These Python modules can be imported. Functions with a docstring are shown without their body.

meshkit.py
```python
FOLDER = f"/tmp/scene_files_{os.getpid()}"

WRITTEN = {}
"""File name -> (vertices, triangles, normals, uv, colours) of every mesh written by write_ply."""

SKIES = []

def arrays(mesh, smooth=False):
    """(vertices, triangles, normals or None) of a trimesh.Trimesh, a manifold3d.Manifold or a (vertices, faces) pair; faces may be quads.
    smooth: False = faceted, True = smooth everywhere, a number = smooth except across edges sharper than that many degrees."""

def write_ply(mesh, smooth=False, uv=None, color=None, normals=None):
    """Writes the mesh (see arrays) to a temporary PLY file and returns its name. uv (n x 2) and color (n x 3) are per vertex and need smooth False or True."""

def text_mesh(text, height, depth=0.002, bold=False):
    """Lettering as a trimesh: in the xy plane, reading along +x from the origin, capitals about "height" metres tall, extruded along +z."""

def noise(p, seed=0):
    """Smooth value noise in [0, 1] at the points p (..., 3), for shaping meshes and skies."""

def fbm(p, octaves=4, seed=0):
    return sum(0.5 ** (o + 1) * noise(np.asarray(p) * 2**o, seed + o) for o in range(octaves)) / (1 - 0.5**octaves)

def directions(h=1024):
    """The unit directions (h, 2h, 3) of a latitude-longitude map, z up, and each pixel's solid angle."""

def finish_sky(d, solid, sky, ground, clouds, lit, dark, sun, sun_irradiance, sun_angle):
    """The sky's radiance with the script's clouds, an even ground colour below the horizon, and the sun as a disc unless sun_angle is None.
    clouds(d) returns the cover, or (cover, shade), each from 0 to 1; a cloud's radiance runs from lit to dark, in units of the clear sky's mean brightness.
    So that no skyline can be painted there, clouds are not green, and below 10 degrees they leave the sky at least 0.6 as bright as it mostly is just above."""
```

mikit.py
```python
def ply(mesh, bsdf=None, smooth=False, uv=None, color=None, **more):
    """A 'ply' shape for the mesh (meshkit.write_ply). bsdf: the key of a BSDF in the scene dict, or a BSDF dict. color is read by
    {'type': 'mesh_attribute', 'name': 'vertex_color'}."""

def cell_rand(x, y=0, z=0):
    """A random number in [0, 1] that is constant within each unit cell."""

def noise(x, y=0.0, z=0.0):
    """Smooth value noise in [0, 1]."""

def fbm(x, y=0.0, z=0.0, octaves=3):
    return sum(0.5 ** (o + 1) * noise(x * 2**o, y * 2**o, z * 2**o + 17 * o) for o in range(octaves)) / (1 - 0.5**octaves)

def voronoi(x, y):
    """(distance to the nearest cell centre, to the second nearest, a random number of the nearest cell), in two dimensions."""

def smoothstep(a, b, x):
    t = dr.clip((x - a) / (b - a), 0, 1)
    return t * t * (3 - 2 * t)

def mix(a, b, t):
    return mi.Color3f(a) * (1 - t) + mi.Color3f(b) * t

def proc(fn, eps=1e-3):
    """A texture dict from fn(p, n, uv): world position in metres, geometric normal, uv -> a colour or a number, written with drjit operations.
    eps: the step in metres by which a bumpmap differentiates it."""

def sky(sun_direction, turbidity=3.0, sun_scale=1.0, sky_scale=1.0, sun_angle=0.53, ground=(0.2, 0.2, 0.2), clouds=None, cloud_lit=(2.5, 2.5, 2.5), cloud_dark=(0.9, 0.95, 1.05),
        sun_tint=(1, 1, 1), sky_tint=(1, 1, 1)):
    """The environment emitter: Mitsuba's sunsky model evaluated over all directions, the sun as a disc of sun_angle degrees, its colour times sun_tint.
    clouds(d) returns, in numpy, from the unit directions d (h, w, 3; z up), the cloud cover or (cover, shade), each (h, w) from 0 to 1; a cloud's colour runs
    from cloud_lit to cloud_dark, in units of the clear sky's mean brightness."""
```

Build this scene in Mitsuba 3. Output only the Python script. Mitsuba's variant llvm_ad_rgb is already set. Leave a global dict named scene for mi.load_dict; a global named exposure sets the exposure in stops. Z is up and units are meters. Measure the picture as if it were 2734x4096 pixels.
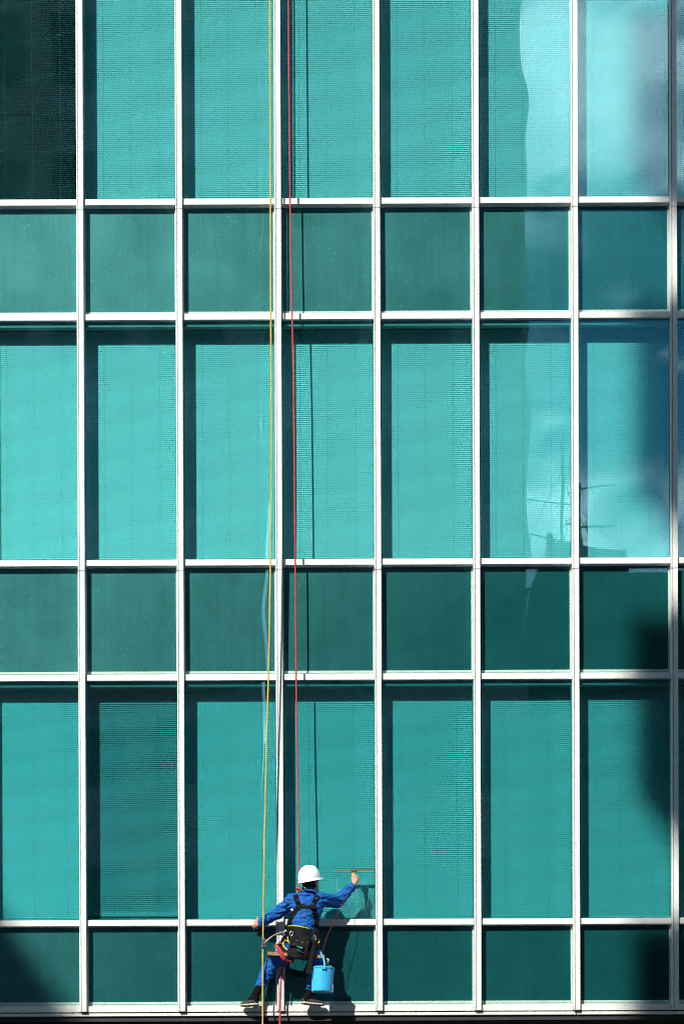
import math
import numpy as np
import trimesh
import manifold3d as m3
import mitsuba as mi
import drjit as dr
import mikit
import meshkit
from mikit import noise, fbm, smoothstep, mix

T = mi.ScalarTransform4f
scene, labels = {'type': 'scene'}, {}

# ------------------------------------------------------------------ camera, sky, exposure
EYE = np.array([0.0, -20.0, 1.6])
FWD = np.array([-0.00254716, 0.99998507, -0.00483346])
UPV = np.array([0.00360973, 0.00484264, 0.99998176])
scene['camera'] = {
    'type': 'perspective', 'fov': 21.23505, 'fov_axis': 'x', 'near_clip': 0.1, 'far_clip': 2000.0,
    'principal_point_offset_x': 0.00063, 'principal_point_offset_y': -0.78090,
    'to_world': T().look_at(origin=EYE.tolist(), target=(EYE + FWD).tolist(), up=UPV.tolist())}
SUN = (-0.57, -1.0, 0.825)


def cloud_cover(d):
    el = np.degrees(np.arcsin(np.clip(d[..., 2], -1, 1)))
    q = d / np.maximum(np.linalg.norm(d[..., :2], axis=-1, keepdims=True), 0.15)
    n = meshkit.fbm(q * np.array([11.0, 11.0, 16.0]) + 11.3, 5, seed=4)
    warp = (meshkit.fbm(q * np.array([3.0, 3.0, 5.0]) + 2.7, 4, seed=6) - 0.5) * 9
    e = el + warp
    bank = np.exp(-((e - 17.5) / 7.5) ** 2) + np.exp(-((e - 35) / 5.0) ** 2)        # two banks of cumulus, clear sky higher up
    c = np.clip((n - 0.62 + 0.42 * bank) / 0.22, 0, 1)
    c = c * c * (3 - 2 * c) * np.clip((50 - el) / 10, 0, 1)
    away = np.degrees(np.arccos(np.clip(d @ (np.array(SUN) / np.linalg.norm(SUN)), -1, 1)))
    c = c * np.clip((away - 16) / 14, 0, 1)                                          # the sun stands in a clear part of the sky
    s = np.clip((meshkit.fbm(q * np.array([20.0, 20.0, 30.0]) + 3.1, 5, seed=9) - 0.40) * 3.2, 0, 1)
    return c * 0.92, s


scene['sky'] = mikit.sky(SUN, turbidity=3, clouds=cloud_cover, cloud_lit=(11.5, 11.8, 12.2), cloud_dark=(3.4, 4.2, 5.2),
                         sun_tint=(0.84, 1.0, 1.24), sky_scale=0.52, sky_tint=(0.38, 1.12, 1.26))
exposure = 2.6

# ------------------------------------------------------------------ helpers


def tag(key, label, category=None, group=None, kind=None):
    labels[key] = {'label': label} if label else {}
    if category: labels[key]['category'] = category
    if group: labels[key]['group'] = group
    if kind: labels[key]['kind'] = kind
    return key


USED = {}


def numbered(name):
    n = USED.get(name, 0)
    USED[name] = n + 1
    return name if n == 0 else f'{name}_{n:03d}'


def put(key, shape, bsdf, to=None, smooth=False):
    """One entry of the scene under the next free number of key."""
    key = numbered(key)
    s = dict(shape) if isinstance(shape, dict) else mikit.ply(shape, None, smooth=smooth)
    s['bsdf'] = {'type': 'ref', 'id': bsdf}
    if to is not None: s['to_world'] = to
    scene[key] = s
    return key


def box(x0, x1, y0, y1, z0, z1, b=0.0):
    """A box, its edges chamfered by b."""
    lo, hi = np.minimum([x0, y0, z0], [x1, y1, z1]), np.maximum([x0, y0, z0], [x1, y1, z1])
    if b <= 0:
        m = trimesh.creation.box(extents=hi - lo)
        m.apply_translation((lo + hi) / 2)
        return m
    b = min(b, 0.45 * float((hi - lo).min()))
    pts = []
    for a in range(3):
        l, h = lo + b, hi - b
        l[a], h[a] = lo[a], hi[a]
        pts += [[x, y, z] for x in (l[0], h[0]) for y in (l[1], h[1]) for z in (l[2], h[2])]
    return trimesh.convex.convex_hull(np.array(pts))


def cat(*ms):
    return trimesh.util.concatenate([m for m in ms])


def tube(points, r, sides=8, caps=True):
    """A tube of radius r (a number or one per point) along a polyline."""
    p = np.asarray(points, float)
    n = len(p)
    r = np.broadcast_to(np.asarray(r, float), (n,))
    t = np.gradient(p, axis=0)
    t /= np.linalg.norm(t, axis=1, keepdims=True) + 1e-12
    ref = np.array([0, 1.0, 0]) if abs(t[0][1]) < 0.8 else np.array([1.0, 0, 0])
    a = np.zeros_like(p)
    for i in range(n):
        ref = ref - t[i] * (ref @ t[i])
        ref /= np.linalg.norm(ref) + 1e-12
        a[i] = ref
    b = np.cross(t, a)
    ang = np.arange(sides) * 2 * np.pi / sides
    v = p[:, None] + r[:, None, None] * (np.cos(ang)[None, :, None] * a[:, None] + np.sin(ang)[None, :, None] * b[:, None])
    i, j = np.meshgrid(np.arange(n - 1), np.arange(sides), indexing='ij')
    q = np.stack([i * sides + j, i * sides + (j + 1) % sides, (i + 1) * sides + (j + 1) % sides, (i + 1) * sides + j], -1).reshape(-1, 4)
    f = np.vstack([q[:, [0, 1, 2]], q[:, [0, 2, 3]]])
    v = v.reshape(-1, 3)
    if caps:
        k = len(v)
        v = np.vstack([v, p[:1], p[-1:]])
        j = np.arange(sides)
        f = np.vstack([f, np.stack([np.full(sides, k), (j + 1) % sides, j], 1),
                       np.stack([np.full(sides, k + 1), (n - 1) * sides + j, (n - 1) * sides + (j + 1) % sides], 1)])
    return trimesh.Trimesh(v, f, process=False)


def smooth_path(points, n):
    """n points on a Catmull-Rom curve through the given ones."""
    from scipy.interpolate import CubicSpline
    p = np.asarray(points, float)
    s = np.concatenate([[0], np.cumsum(np.linalg.norm(np.diff(p, axis=0), axis=1))])
    return CubicSpline(s, p)(np.linspace(0, s[-1], n))


def rope_mesh(points, r, lay=0.055, per=9):
    """A laid rope of three strands along a path."""
    p = np.asarray(points, float)
    s = np.concatenate([[0], np.cumsum(np.linalg.norm(np.diff(p, axis=0), axis=1))])
    n = max(8, int(s[-1] / lay * per))
    ss = np.linspace(0, s[-1], n)
    c = np.stack([np.interp(ss, s, p[:, k]) for k in range(3)], 1) if len(p) > 30 else smooth_path(p, n)
    t = np.gradient(c, axis=0)
    t /= np.linalg.norm(t, axis=1, keepdims=True)
    a = np.cross(t, [0.0, 1.0, 0.0])
    bad = np.linalg.norm(a, axis=1) < 1e-3
    a[bad] = [1, 0, 0]
    a /= np.linalg.norm(a, axis=1, keepdims=True)
    b = np.cross(t, a)
    out = []
    for k in range(3):
        ph = 2 * np.pi * (ss / lay + k / 3)
        out.append(tube(c + 0.50 * r * (np.cos(ph)[:, None] * a - np.sin(ph)[:, None] * b), 0.56 * r, 6))
    return cat(*out)


# ------------------------------------------------------------------ materials


def diffuse(name, rgb, rough=0.6, spec=0.4, **kw):
    scene[name] = {'type': 'twosided', 'b': {'type': 'principled', 'base_color': {'type': 'rgb', 'value': list(rgb)} if not isinstance(rgb, dict) else rgb,
                                            'roughness': rough, 'specular': spec, **kw}}


def white_fn(p, n, uv):
    g = fbm(p.x * 1.3, p.y * 3, p.z * 0.9)
    s = 0
    return mix((0.64, 0.64, 0.65), (0.57, 0.57, 0.565), g * 0.5 + s)


diffuse('mat_white_aluminium', mikit.proc(white_fn), 0.38, 0.5)
diffuse('mat_sill', (0.58, 0.57, 0.56), 0.5)
diffuse('mat_gasket', (0.045, 0.043, 0.042), 0.7)
diffuse('mat_joint', (0.10, 0.095, 0.09), 0.8)
diffuse('mat_bead', (0.33, 0.44, 0.42), 0.4)
diffuse('mat_window_frame', (0.22, 0.24, 0.24), 0.45)
diffuse('mat_slat', (0.65, 0.66, 0.66), 0.5, 0.5, metallic=0.28)
diffuse('mat_slat_shade', (0.06, 0.065, 0.07), 0.6, 0.2)  # white slats seen from their shaded undersides: the shade is put into this colour
diffuse('mat_slat_grey', (0.47, 0.48, 0.49), 0.48, 0.5, metallic=0.4)
diffuse('mat_cord', (0.30, 0.32, 0.32), 0.8)
diffuse('mat_room', (0.05, 0.052, 0.055), 0.9)
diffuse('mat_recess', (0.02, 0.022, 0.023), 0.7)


def panel_fn(p, n, uv):
    fine = noise(p.x * 200, p.z * 200) * 0.14
    blotch = fbm(p.x * 2.3, p.z * 1.7, 3.0)
    # a paler tone, stronger on the upper storeys and weaker to the right
    streak = fbm(p.x * 9.0, p.z * 0.7, 5.0) - 0.5
    pale_mix = dr.clip(0.17 + (p.z - 4.8) * 0.055 - (p.x + 3.7) * 0.075, 0.0, 0.75) * (0.70 + 0.6 * blotch + 0.22 * streak)
    c = mix((0.004, 0.054, 0.058), (0.068, 0.285, 0.29), pale_mix)
    runs = (noise(p.x * 46.0, p.z * 1.4, 2.0) - 0.5) * 0.10 + (fbm(p.x * 5.0, p.z * 5.0, 9.0) - 0.5) * 0.22
    speck = smoothstep(0.86, 0.95, noise(p.x * 70, p.z * 70, 4.0)) * 0.5
    return c * (0.93 + fine + runs + speck)


scene['mat_spandrel'] = {'type': 'plastic', 'diffuse_reflectance': mikit.proc(panel_fn), 'int_ior': 1.85, 'specular_reflectance': {'type': 'rgb', 'value': [0.36, 0.82, 1.0]}, 'nonlinear': False}
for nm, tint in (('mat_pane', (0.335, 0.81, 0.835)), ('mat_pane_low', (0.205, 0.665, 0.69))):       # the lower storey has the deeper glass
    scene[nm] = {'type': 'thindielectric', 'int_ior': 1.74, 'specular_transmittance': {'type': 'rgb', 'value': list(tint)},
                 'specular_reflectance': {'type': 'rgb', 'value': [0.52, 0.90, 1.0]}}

# ------------------------------------------------------------------ the building's grid
BAY = 1.08
XR = [-2.830 + (i - 1) * BAY for i in range(0, 9)]         # right edge of each mullion
XL = [x - 0.0715 for x in XR]                              # left edge
ZB = {6: 4.800, 5: 5.745, 4: 8.431, 3: 9.688, 2: 12.374, 1: 13.631, 0: 16.317, -1: 17.574}   # underside of each transom
TH, YM = 0.064, -0.037                                     # transom height, mullion face (transom face at y = 0)
rng = np.random.default_rng(7)

tag('office_building', 'glass office building with white mullions, green glass panels and drawn blinds', 'building')
cuts = [4.800, 9.621, 13.564, 17.60]
for i in range(9):
    for k in range(3):
        z0, z1 = cuts[k] + (0.004 if k else 0), cuts[k + 1] - (0.004 if k < 2 else 0)
        m = cat(box(XR[i] - 0.0510, XR[i], YM, 0.085, z0, z1), box(XL[i], XR[i] - 0.0585, YM + 0.0005, 0.083, z0, z1))
        mk = put('office_building__mullion', m, 'mat_white_aluminium')
        put(mk + '__gasket', box(XR[i] - 0.0586, XR[i] - 0.0509, YM + 0.032, 0.08, z0, z1), 'mat_white_aluminium')
    for z in cuts[1:3]:
        put('office_building__joint_strip', box(XL[i] + 0.003, XR[i] - 0.003, YM + 0.009, 0.08, z - 0.0045, z + 0.0045), 'mat_gasket')
for r in ZB:
    for c in range(8):
        m = box(XR[c] + 0.0035, XL[c + 1] - 0.005, 0.0, 0.10, ZB[r], ZB[r] + TH)
        put('office_building__transom', m, 'mat_white_aluminium')

# glass panes: slightly wavy sheets, as real panes are


def pane_mesh(w, h, seed, amp=1.0):
    nx, nz = 15, max(12, int(h / 0.09))
    x, z = np.meshgrid(np.linspace(0, w, nx), np.linspace(0, h, nz), indexing='ij')
    g = np.random.default_rng(seed)
    ph = g.uniform(0, 50, 3)
    d = (meshkit.noise(np.stack([x * 1.1 + ph[0], z * 1.3 + ph[1], 0 * x], -1), seed) - 0.5) * 0.00085
    d += (meshkit.noise(np.stack([x * 3.5 + ph[1], z * 2.4 + ph[2], 0 * x], -1), seed + 5) - 0.5) * 0.00012
    d *= 4.0
    d += g.normal(0, 0.00028) * (x - w / 2) + g.normal(0, 0.0003) * (z - h / 2)
    d += 0.0010 * ((x / w - 0.5) ** 2 * 0.7 + (z / h - 0.5) ** 2 * 0.8) * g.uniform(-0.6, 1.0)
    v = np.stack([x, d * amp, z], -1).reshape(-1, 3)
    i, j = np.meshgrid(np.arange(nx - 1), np.arange(nz - 1), indexing='ij')
    a = i * nz + j
    q = np.stack([a, a + nz, a + nz + 1, a + 1], -1).reshape(-1, 4)
    return trimesh.Trimesh(v, np.vstack([q[:, [0, 1, 2]], q[:, [0, 2, 3]]]), process=False)


VW, VH = BAY - 0.0715 - 0.004, 2.686 - TH - 0.002
SH = 1.257 - TH - 0.002
PANES = [mikit.ply(pane_mesh(VW, VH, 20 + k), None, smooth=True) for k in range(9)]
PANELS = [mikit.ply(pane_mesh(VW, SH, 40 + k, 0.8), None, smooth=True) for k in range(7)]
PANELS_LOW = [mikit.ply(pane_mesh(VW, 0.945 - TH - 0.002, 60 + k, 0.8), None, smooth=True) for k in range(4)]


def frame_mesh():
    w, h = VW, VH
    return cat(box(0, w, 0.006, 0.045, h - 0.020, h, 0.001), box(0, w, 0.012, 0.055, h - 0.055, h - 0.023, 0.001),
               box(0, w, 0.006, 0.045, 0, 0.016, 0.001), box(0, 0.009, 0.006, 0.05, 0.016, h - 0.055), box(w - 0.009, w, 0.006, 0.05, 0.016, h - 0.055))


FRAME = mikit.ply(frame_mesh(), None)


def bead_mesh(h):
    w = VW
    return cat(box(0, w, -0.010, 0.004, 0.030, 0.054), box(0, w, -0.010, 0.004, 0.0, 0.0245), box(0, w, -0.003, 0.004, 0.0245, 0.030),
               box(w - 0.0165, w, -0.009, 0.004, 0.0545, h), box(0, 0.010, -0.009, 0.004, 0.0545, h))


BEADS = {h: mikit.ply(bead_mesh(h), None) for h in (SH, 0.945 - TH - 0.002)}
YG = 0.032
for row, (bot, top) in enumerate(((1, 0), (3, 2), (5, 4))):
    for c in range(8):
        to = T().translate([XR[c] + 0.002, YG, ZB[bot] + TH + 0.001])
        wk = put('office_building__window', FRAME, 'mat_window_frame', to)
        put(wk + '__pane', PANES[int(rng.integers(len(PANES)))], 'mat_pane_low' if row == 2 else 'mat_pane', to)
for bot, top in ((0, -1), (2, 1), (4, 3), (6, 5)):
    for c in range(8):
        low = bot == 6
        h = ZB[top] - ZB[bot] - TH - 0.002
        to = T().translate([XR[c] + 0.002, 0.072, ZB[bot] + TH + 0.001])
        pool = PANELS_LOW if low else PANELS
        pk = put('office_building__spandrel_panel', pool[int(rng.integers(len(pool)))], 'mat_spandrel', to)
        put(pk + '__bead', BEADS[0.945 - TH - 0.002 if low else SH], 'mat_bead', to)

# floors, rooms and the recess under the glazing
x0, x1 = XL[0] - 2.0, XR[8] + 2.0
for zb, zt in ((4.80, 5.745 + 0.05), (8.431 + 0.05, 9.688 + 0.05), (12.374 + 0.05, 13.631 + 0.05), (16.317 + 0.05, 17.60)):
    put('office_building__floor_slab', box(x0, x1, 0.235, 6.0, zb, zt), 'mat_room')
    put('office_building__back_pan', box(x0, x1, 0.09, 0.15, zb + 0.01, zt - 0.09), 'mat_room')
put('office_building__back_wall', box(x0, x1, 6.0, 6.2, 0, 17.60), 'mat_room')
put('office_building__roof', box(x0, x1, -0.02, 6.2, 17.61, 17.9), 'mat_white_aluminium')
for s in (x0 - 0.2, x1):
    put('office_building__end_wall', box(s, s + 0.2, 0.086, 6.2, 0, 17.60), 'mat_white_aluminium')
for k, c in enumerate((0, 2, 4, 6)):
    put('office_building__sill_strip', box(XR[c] - 0.032, XR[c + 2] - 0.040, 0.004, 0.12, 4.7535, 4.7865, 0.003), 'mat_sill')
put('office_building__soffit', box(x0, x1, 0.03, 0.75, 4.70, 4.752), 'mat_recess')
put('office_building__base_wall', box(x0, x1, 0.75, 0.9, 0.0, 4.70), 'mat_recess')
put('office_building__base_gasket', box(x0, x1, 0.02, 0.10, 4.786, 4.80), 'mat_gasket')
for c in (2, 4, 6):
    put('office_building__base_mullion', box(XR[c] - 0.032, XR[c] - 0.012, 0.12, 0.2, 3.6, 4.698), 'mat_joint')

# ------------------------------------------------------------------ blinds
PITCH = 0.02146


def slats_mesh(n, theta, seed, wide=VW + 0.052, jitter=1.2):
    g = np.random.default_rng(seed)
    out_v, out_f, k = [], [], 0
    s = np.linspace(-0.0125, 0.0125, 5)
    wob = np.cumsum(g.normal(0, 0.35, n)) * 0.12
    for i in range(n):
        th = math.radians(theta[i] if np.ndim(theta) else theta) + math.radians(g.normal(0, jitter * 0.45) + wob[i] * 0.4)
        a, nn = np.array([-math.cos(th), -math.sin(th)]), np.array([-math.sin(th), math.cos(th)])
        pr = s[:, None] * a + 0.0006 * (1 - (s / 0.0125) ** 2)[:, None] * nn
        z = i * PITCH + g.normal(0, 0.00006)
        sag = g.normal(0, 0.0003)
        v = []
        for xx, dz in ((0, sag), (0.5, -sag), (1.0, sag)):
            v += [[xx * wide, q[0], z + q[1] + dz] for q in pr]
        f = []
        for a_ in range(2):
            for b_ in range(4):
                q = a_ * 5 + b_
                f += [[k + q, k + q + 1, k + q + 6], [k + q, k + q + 6, k + q + 5]]
        out_v += v
        out_f += f
        k += 15
    return trimesh.Trimesh(np.array(out_v), np.array(out_f), process=False)


def cords_mesh(n, xs, kink=0.0):
    out = []
    for k, x in enumerate(xs):
        z = np.linspace(-0.012, n * PITCH, 14)
        dx = kink * np.exp(-(z / 0.35)) * (0.010 if k % 2 else 0.018)
        out.append(tube(np.stack([x + dx, 0 * z - 0.0135, z], 1), 0.0011, 5))
    return cat(*out)


NS = 121
CLOSED = [mikit.ply(slats_mesh(NS, 71.5, 100 + k, jitter=0.25), None, smooth=False) for k in range(4)]
LOOSE = [mikit.ply(slats_mesh(NS, 67.5, 120 + k, jitter=0.4), None) for k in range(3)]
MID = np.full(NS, 60.0)
MID[:6] = 66.0
MID[2:4] = 40.0
HALF = mikit.ply(slats_mesh(NS, MID, 130, jitter=1.0), None)
OPEN = mikit.ply(slats_mesh(NS, -39.5, 131, jitter=0.3), None)
LIT_LIPS = mikit.ply(cat(*[box(0, VW + 0.052, -0.0112, -0.0104, k * PITCH + 0.0074, k * PITCH + 0.0080) for k in range(NS)]), None)  # added white strips, painting in the sunlit front edges of the shaded slats
SHORT = mikit.ply(slats_mesh(NS - 2, 65, 133, jitter=1.5), None)
CORDS = [mikit.ply(cords_mesh(NS, (0.22, 0.52, 0.83)), None), mikit.ply(cords_mesh(NS, (0.30, 0.79), 0.6), None),
         mikit.ply(cords_mesh(NS, (0.13, 0.50, 0.86), 0.8), None)]
RAIL = mikit.ply(box(0, VW + 0.052, -0.014, 0.014, 0.0, 0.020, 0.003), None)
HEAD = mikit.ply(box(0, VW + 0.052, -0.02, 0.02, 0.0, 0.035, 0.002), None)
ROWN = ['top row', 'middle row', 'bottom row']
COLN = ['cut off first window on the left', 'second window from the left', 'third window from the left', 'fourth window from the left', 'fifth window from the left',
        'sixth window from the left', 'seventh window from the left', 'window sliver at the right edge']
for row, bot in enumerate((1, 3, 5)):
    for c in range(8):
        look, slats, dz = 'closed white venetian blind', (CLOSED[(c * 3 + row) % 4] if row < 2 else LOOSE[c % 3]), 0.0
        if (row, c) == (0, 0): look, slats = 'white venetian blind tilted open with shade painted into its slats', OPEN
        if (row, c) == (2, 1): look, slats = 'half open striped venetian blind', HALF
        if (row, c) == (2, 6): look, slats, dz = 'white venetian blind ending just above the sill', SHORT, 0.052
        b = numbered('venetian_blind')
        tag(b, f'{look}, {ROWN[row]}, {COLN[c]}', 'blind', 'venetian blinds inside the windows')
        zb = ZB[bot] + TH
        at0 = [XR[c] - 0.026, 0.193, zb + 0.012 + dz]
        put(b + '__slats', slats, 'mat_slat_grey' if (row, c) == (2, 1) else 'mat_slat_shade' if (row, c) == (0, 0) else 'mat_slat', T().translate(at0))
        labels[b + '__slats'] = {'kind': 'stuff'}
        if slats is OPEN: labels[put(b + '__lit_slat_edges', LIT_LIPS, 'mat_slat', T().translate(at0))] = {'kind': 'stuff'}
        put(b + '__ladder_cord', CORDS[2 if row == 2 and c % 2 == 0 else (1 if row == 2 else 0)], 'mat_cord', T().translate(at0))
        labels[b + '__ladder_cord'] = {'kind': 'stuff'}
        put(b + '__bottom_rail', RAIL, 'mat_slat', T().translate([at0[0], 0.193, zb - 0.018 + dz]))
        put(b + '__head_rail', HEAD, 'mat_slat', T().translate([at0[0], 0.193, zb + NS * PITCH + 0.020]))

# ------------------------------------------------------------------ the street and what stands opposite


def asphalt_fn(p, n, uv):
    return mi.Color3f(0.045 + 0.03 * fbm(p.x * 2, p.y * 2, 0) + 0.02 * noise(p.x * 60, p.y * 60))


diffuse('mat_asphalt', mikit.proc(asphalt_fn), 0.85)
diffuse('mat_paving', (0.13, 0.128, 0.12), 0.8)
diffuse('mat_tile', (0.11, 0.108, 0.105), 0.6)
diffuse('mat_tile_pale', (0.13, 0.13, 0.13), 0.7)
diffuse('mat_dark_glass', (0.012, 0.013, 0.015), 0.6, 0.1)
diffuse('mat_seam', (0.07, 0.068, 0.065), 0.8)
diffuse('mat_steel', (0.10, 0.10, 0.105), 0.5)

put('street', box(-250, 250, -300, 60, -0.5, 0.0), 'mat_asphalt')
tag('street', 'asphalt street in front of the glass building', kind='structure')
put('pavement', box(-60, 60, -4.0, 0.75, 0.004, 0.14), 'mat_paving')
tag('pavement', 'paved walk along the foot of the glass building', kind='structure')
put('pavement_001', box(-60, 60, -24.0, -18.5, 0.004, 0.12), 'mat_paving')
tag('pavement_001', 'paved walk on the far side of the street', kind='structure')


def prism(foot, z0, z1):
    m = trimesh.creation.extrude_polygon(__import__('shapely').Polygon(foot), z1 - z0, engine='earcut')
    m.apply_translation([0, 0, z0])
    return m


def prism_y(outline, y0, y1):
    """A solid with the given outline in x and z, from y1 to y0."""
    m = trimesh.creation.extrude_polygon(__import__('shapely').Polygon(outline), y0 - y1, engine='earcut')
    v = np.array(m.vertices)
    m.vertices = np.stack([v[:, 0], y0 - v[:, 2], v[:, 1]], 1)
    return m


def opposite(key, foot, z1, xw, label, wall, floor=3.4, y=-24.0):
    """A building across the street: wall, rows of windows with recessed panes, seams, parapet."""
    put(key + '__wall', prism(foot, 0, z1), wall)
    tag(key, label, 'building')
    xs = np.arange(xw[0], xw[1] - 1.0, 2.4)
    n = 0
    for k in range(1, int(z1 / floor)):
        z = k * floor
        put(key + '__seam', box(xw[0], xw[1], y + 0.003, y + 0.03, z - 0.45, z - 0.40), 'mat_seam')
        for x in xs:
            if z < 34: put(key + '__window', box(x + 0.35, min(x + 2.05, xw[1] - 0.2), y + 0.002, y + 0.05, z + 0.4, z + 2.1, 0.01), 'mat_dark_glass')
    put(key + '__parapet', box(xw[0], xw[1], y - 0.3, y + 0.06, z1, z1 + 0.6), wall)


GAP = 0.0420                                                # the two towers stand a hand's breadth apart, their party walls not quite square to the street
opposite('tower_block', [(-9.75, -24), (-1.91, -24), (-1.91 - GAP * 14, -38), (-9.75, -38)], 52.0, (-9.75, -1.91),
         'tall tiled building across the street seen as a dark reflection in the left panes', 'mat_tile')
opposite('tower_block_001', [(-1.80, -24), (4.42, -24), (4.42, -38), (-1.80 - GAP * 14, -38)], 50.0, (-1.80, 4.42),
         'dark tower across the street whose edge meets the reflected sky', 'mat_tile')
for k in range(8):                                           # balconies on the sunny flank of the tower
    z = 24.27 + 3.4 * k
    put('tower_block__balcony', cat(box(-10.93, -9.752, -26.2, -24.6, z, z + 1.86, 0.02)), 'mat_tile_pale')
opposite('corner_building', [(-34.0, -24), (-17.9, -24), (-17.9, -42), (-34.0, -42)], 26.4, (-34.0, -17.9),
         'lower corner building across the street that shades the bottom left corner', 'mat_tile_pale')
opposite('low_building', [(6.2, -35), (8.55, -35), (8.55, -48), (7.75, -48)], 23.9, (6.2, 8.55),
         'low building with aerials on its roof reflected in the right windows', 'mat_tile_pale', y=-35.0)
opposite('low_building_001', [(8.56, -35.5), (12.4, -35.5), (12.4, -50), (8.56, -50)], 23.2, (8.56, 12.4),
         'low building beside the one with the aerials', 'mat_tile', y=-35.5)
opposite('tower_block_002', [(10.0, -25), (52.0, -25), (52.0, -33), (10.0, -33)], 58.0, (10.0, 52.0),  # unseen tower, added to cut the sky light from the right
         'unseen broad tower added further right to hold back sky light', 'mat_tile_pale', y=-25.0)
opposite('tower_block_003', [(-70.0, -24), (-35.0, -24), (-35.0, -50), (-70.0, -50)], 54.0, (-70.0, -35.0),  # unseen counterpart on the left, also added against the sky light
         'unseen broad tower added further left to hold back sky light', 'mat_tile')
for k, (z0, z1) in enumerate(((0.0, 15.2), (21.4, 50.0))):
    put('tower_block_001__infill', prism([(-1.905, -24.4), (-1.805, -24.4), (-1.83, -25.0), (-1.93, -25.0)], z0, z1), 'mat_tile')
put('low_building__stair_roof', prism_y([(5.60, 22.0), (5.72, 23.6), (6.00, 24.3), (6.06, 24.85), (6.24, 24.85), (6.45, 24.3), (6.50, 22.0)], -35.2, -39.0), 'mat_tile_pale')
opposite('low_building_002', [(4.6, -54), (9.6, -54), (9.6, -66), (4.6, -66)], 30.3, (4.6, 9.6),
         'distant block closing the view behind the low roofs', 'mat_recess', y=-54.0)


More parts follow.
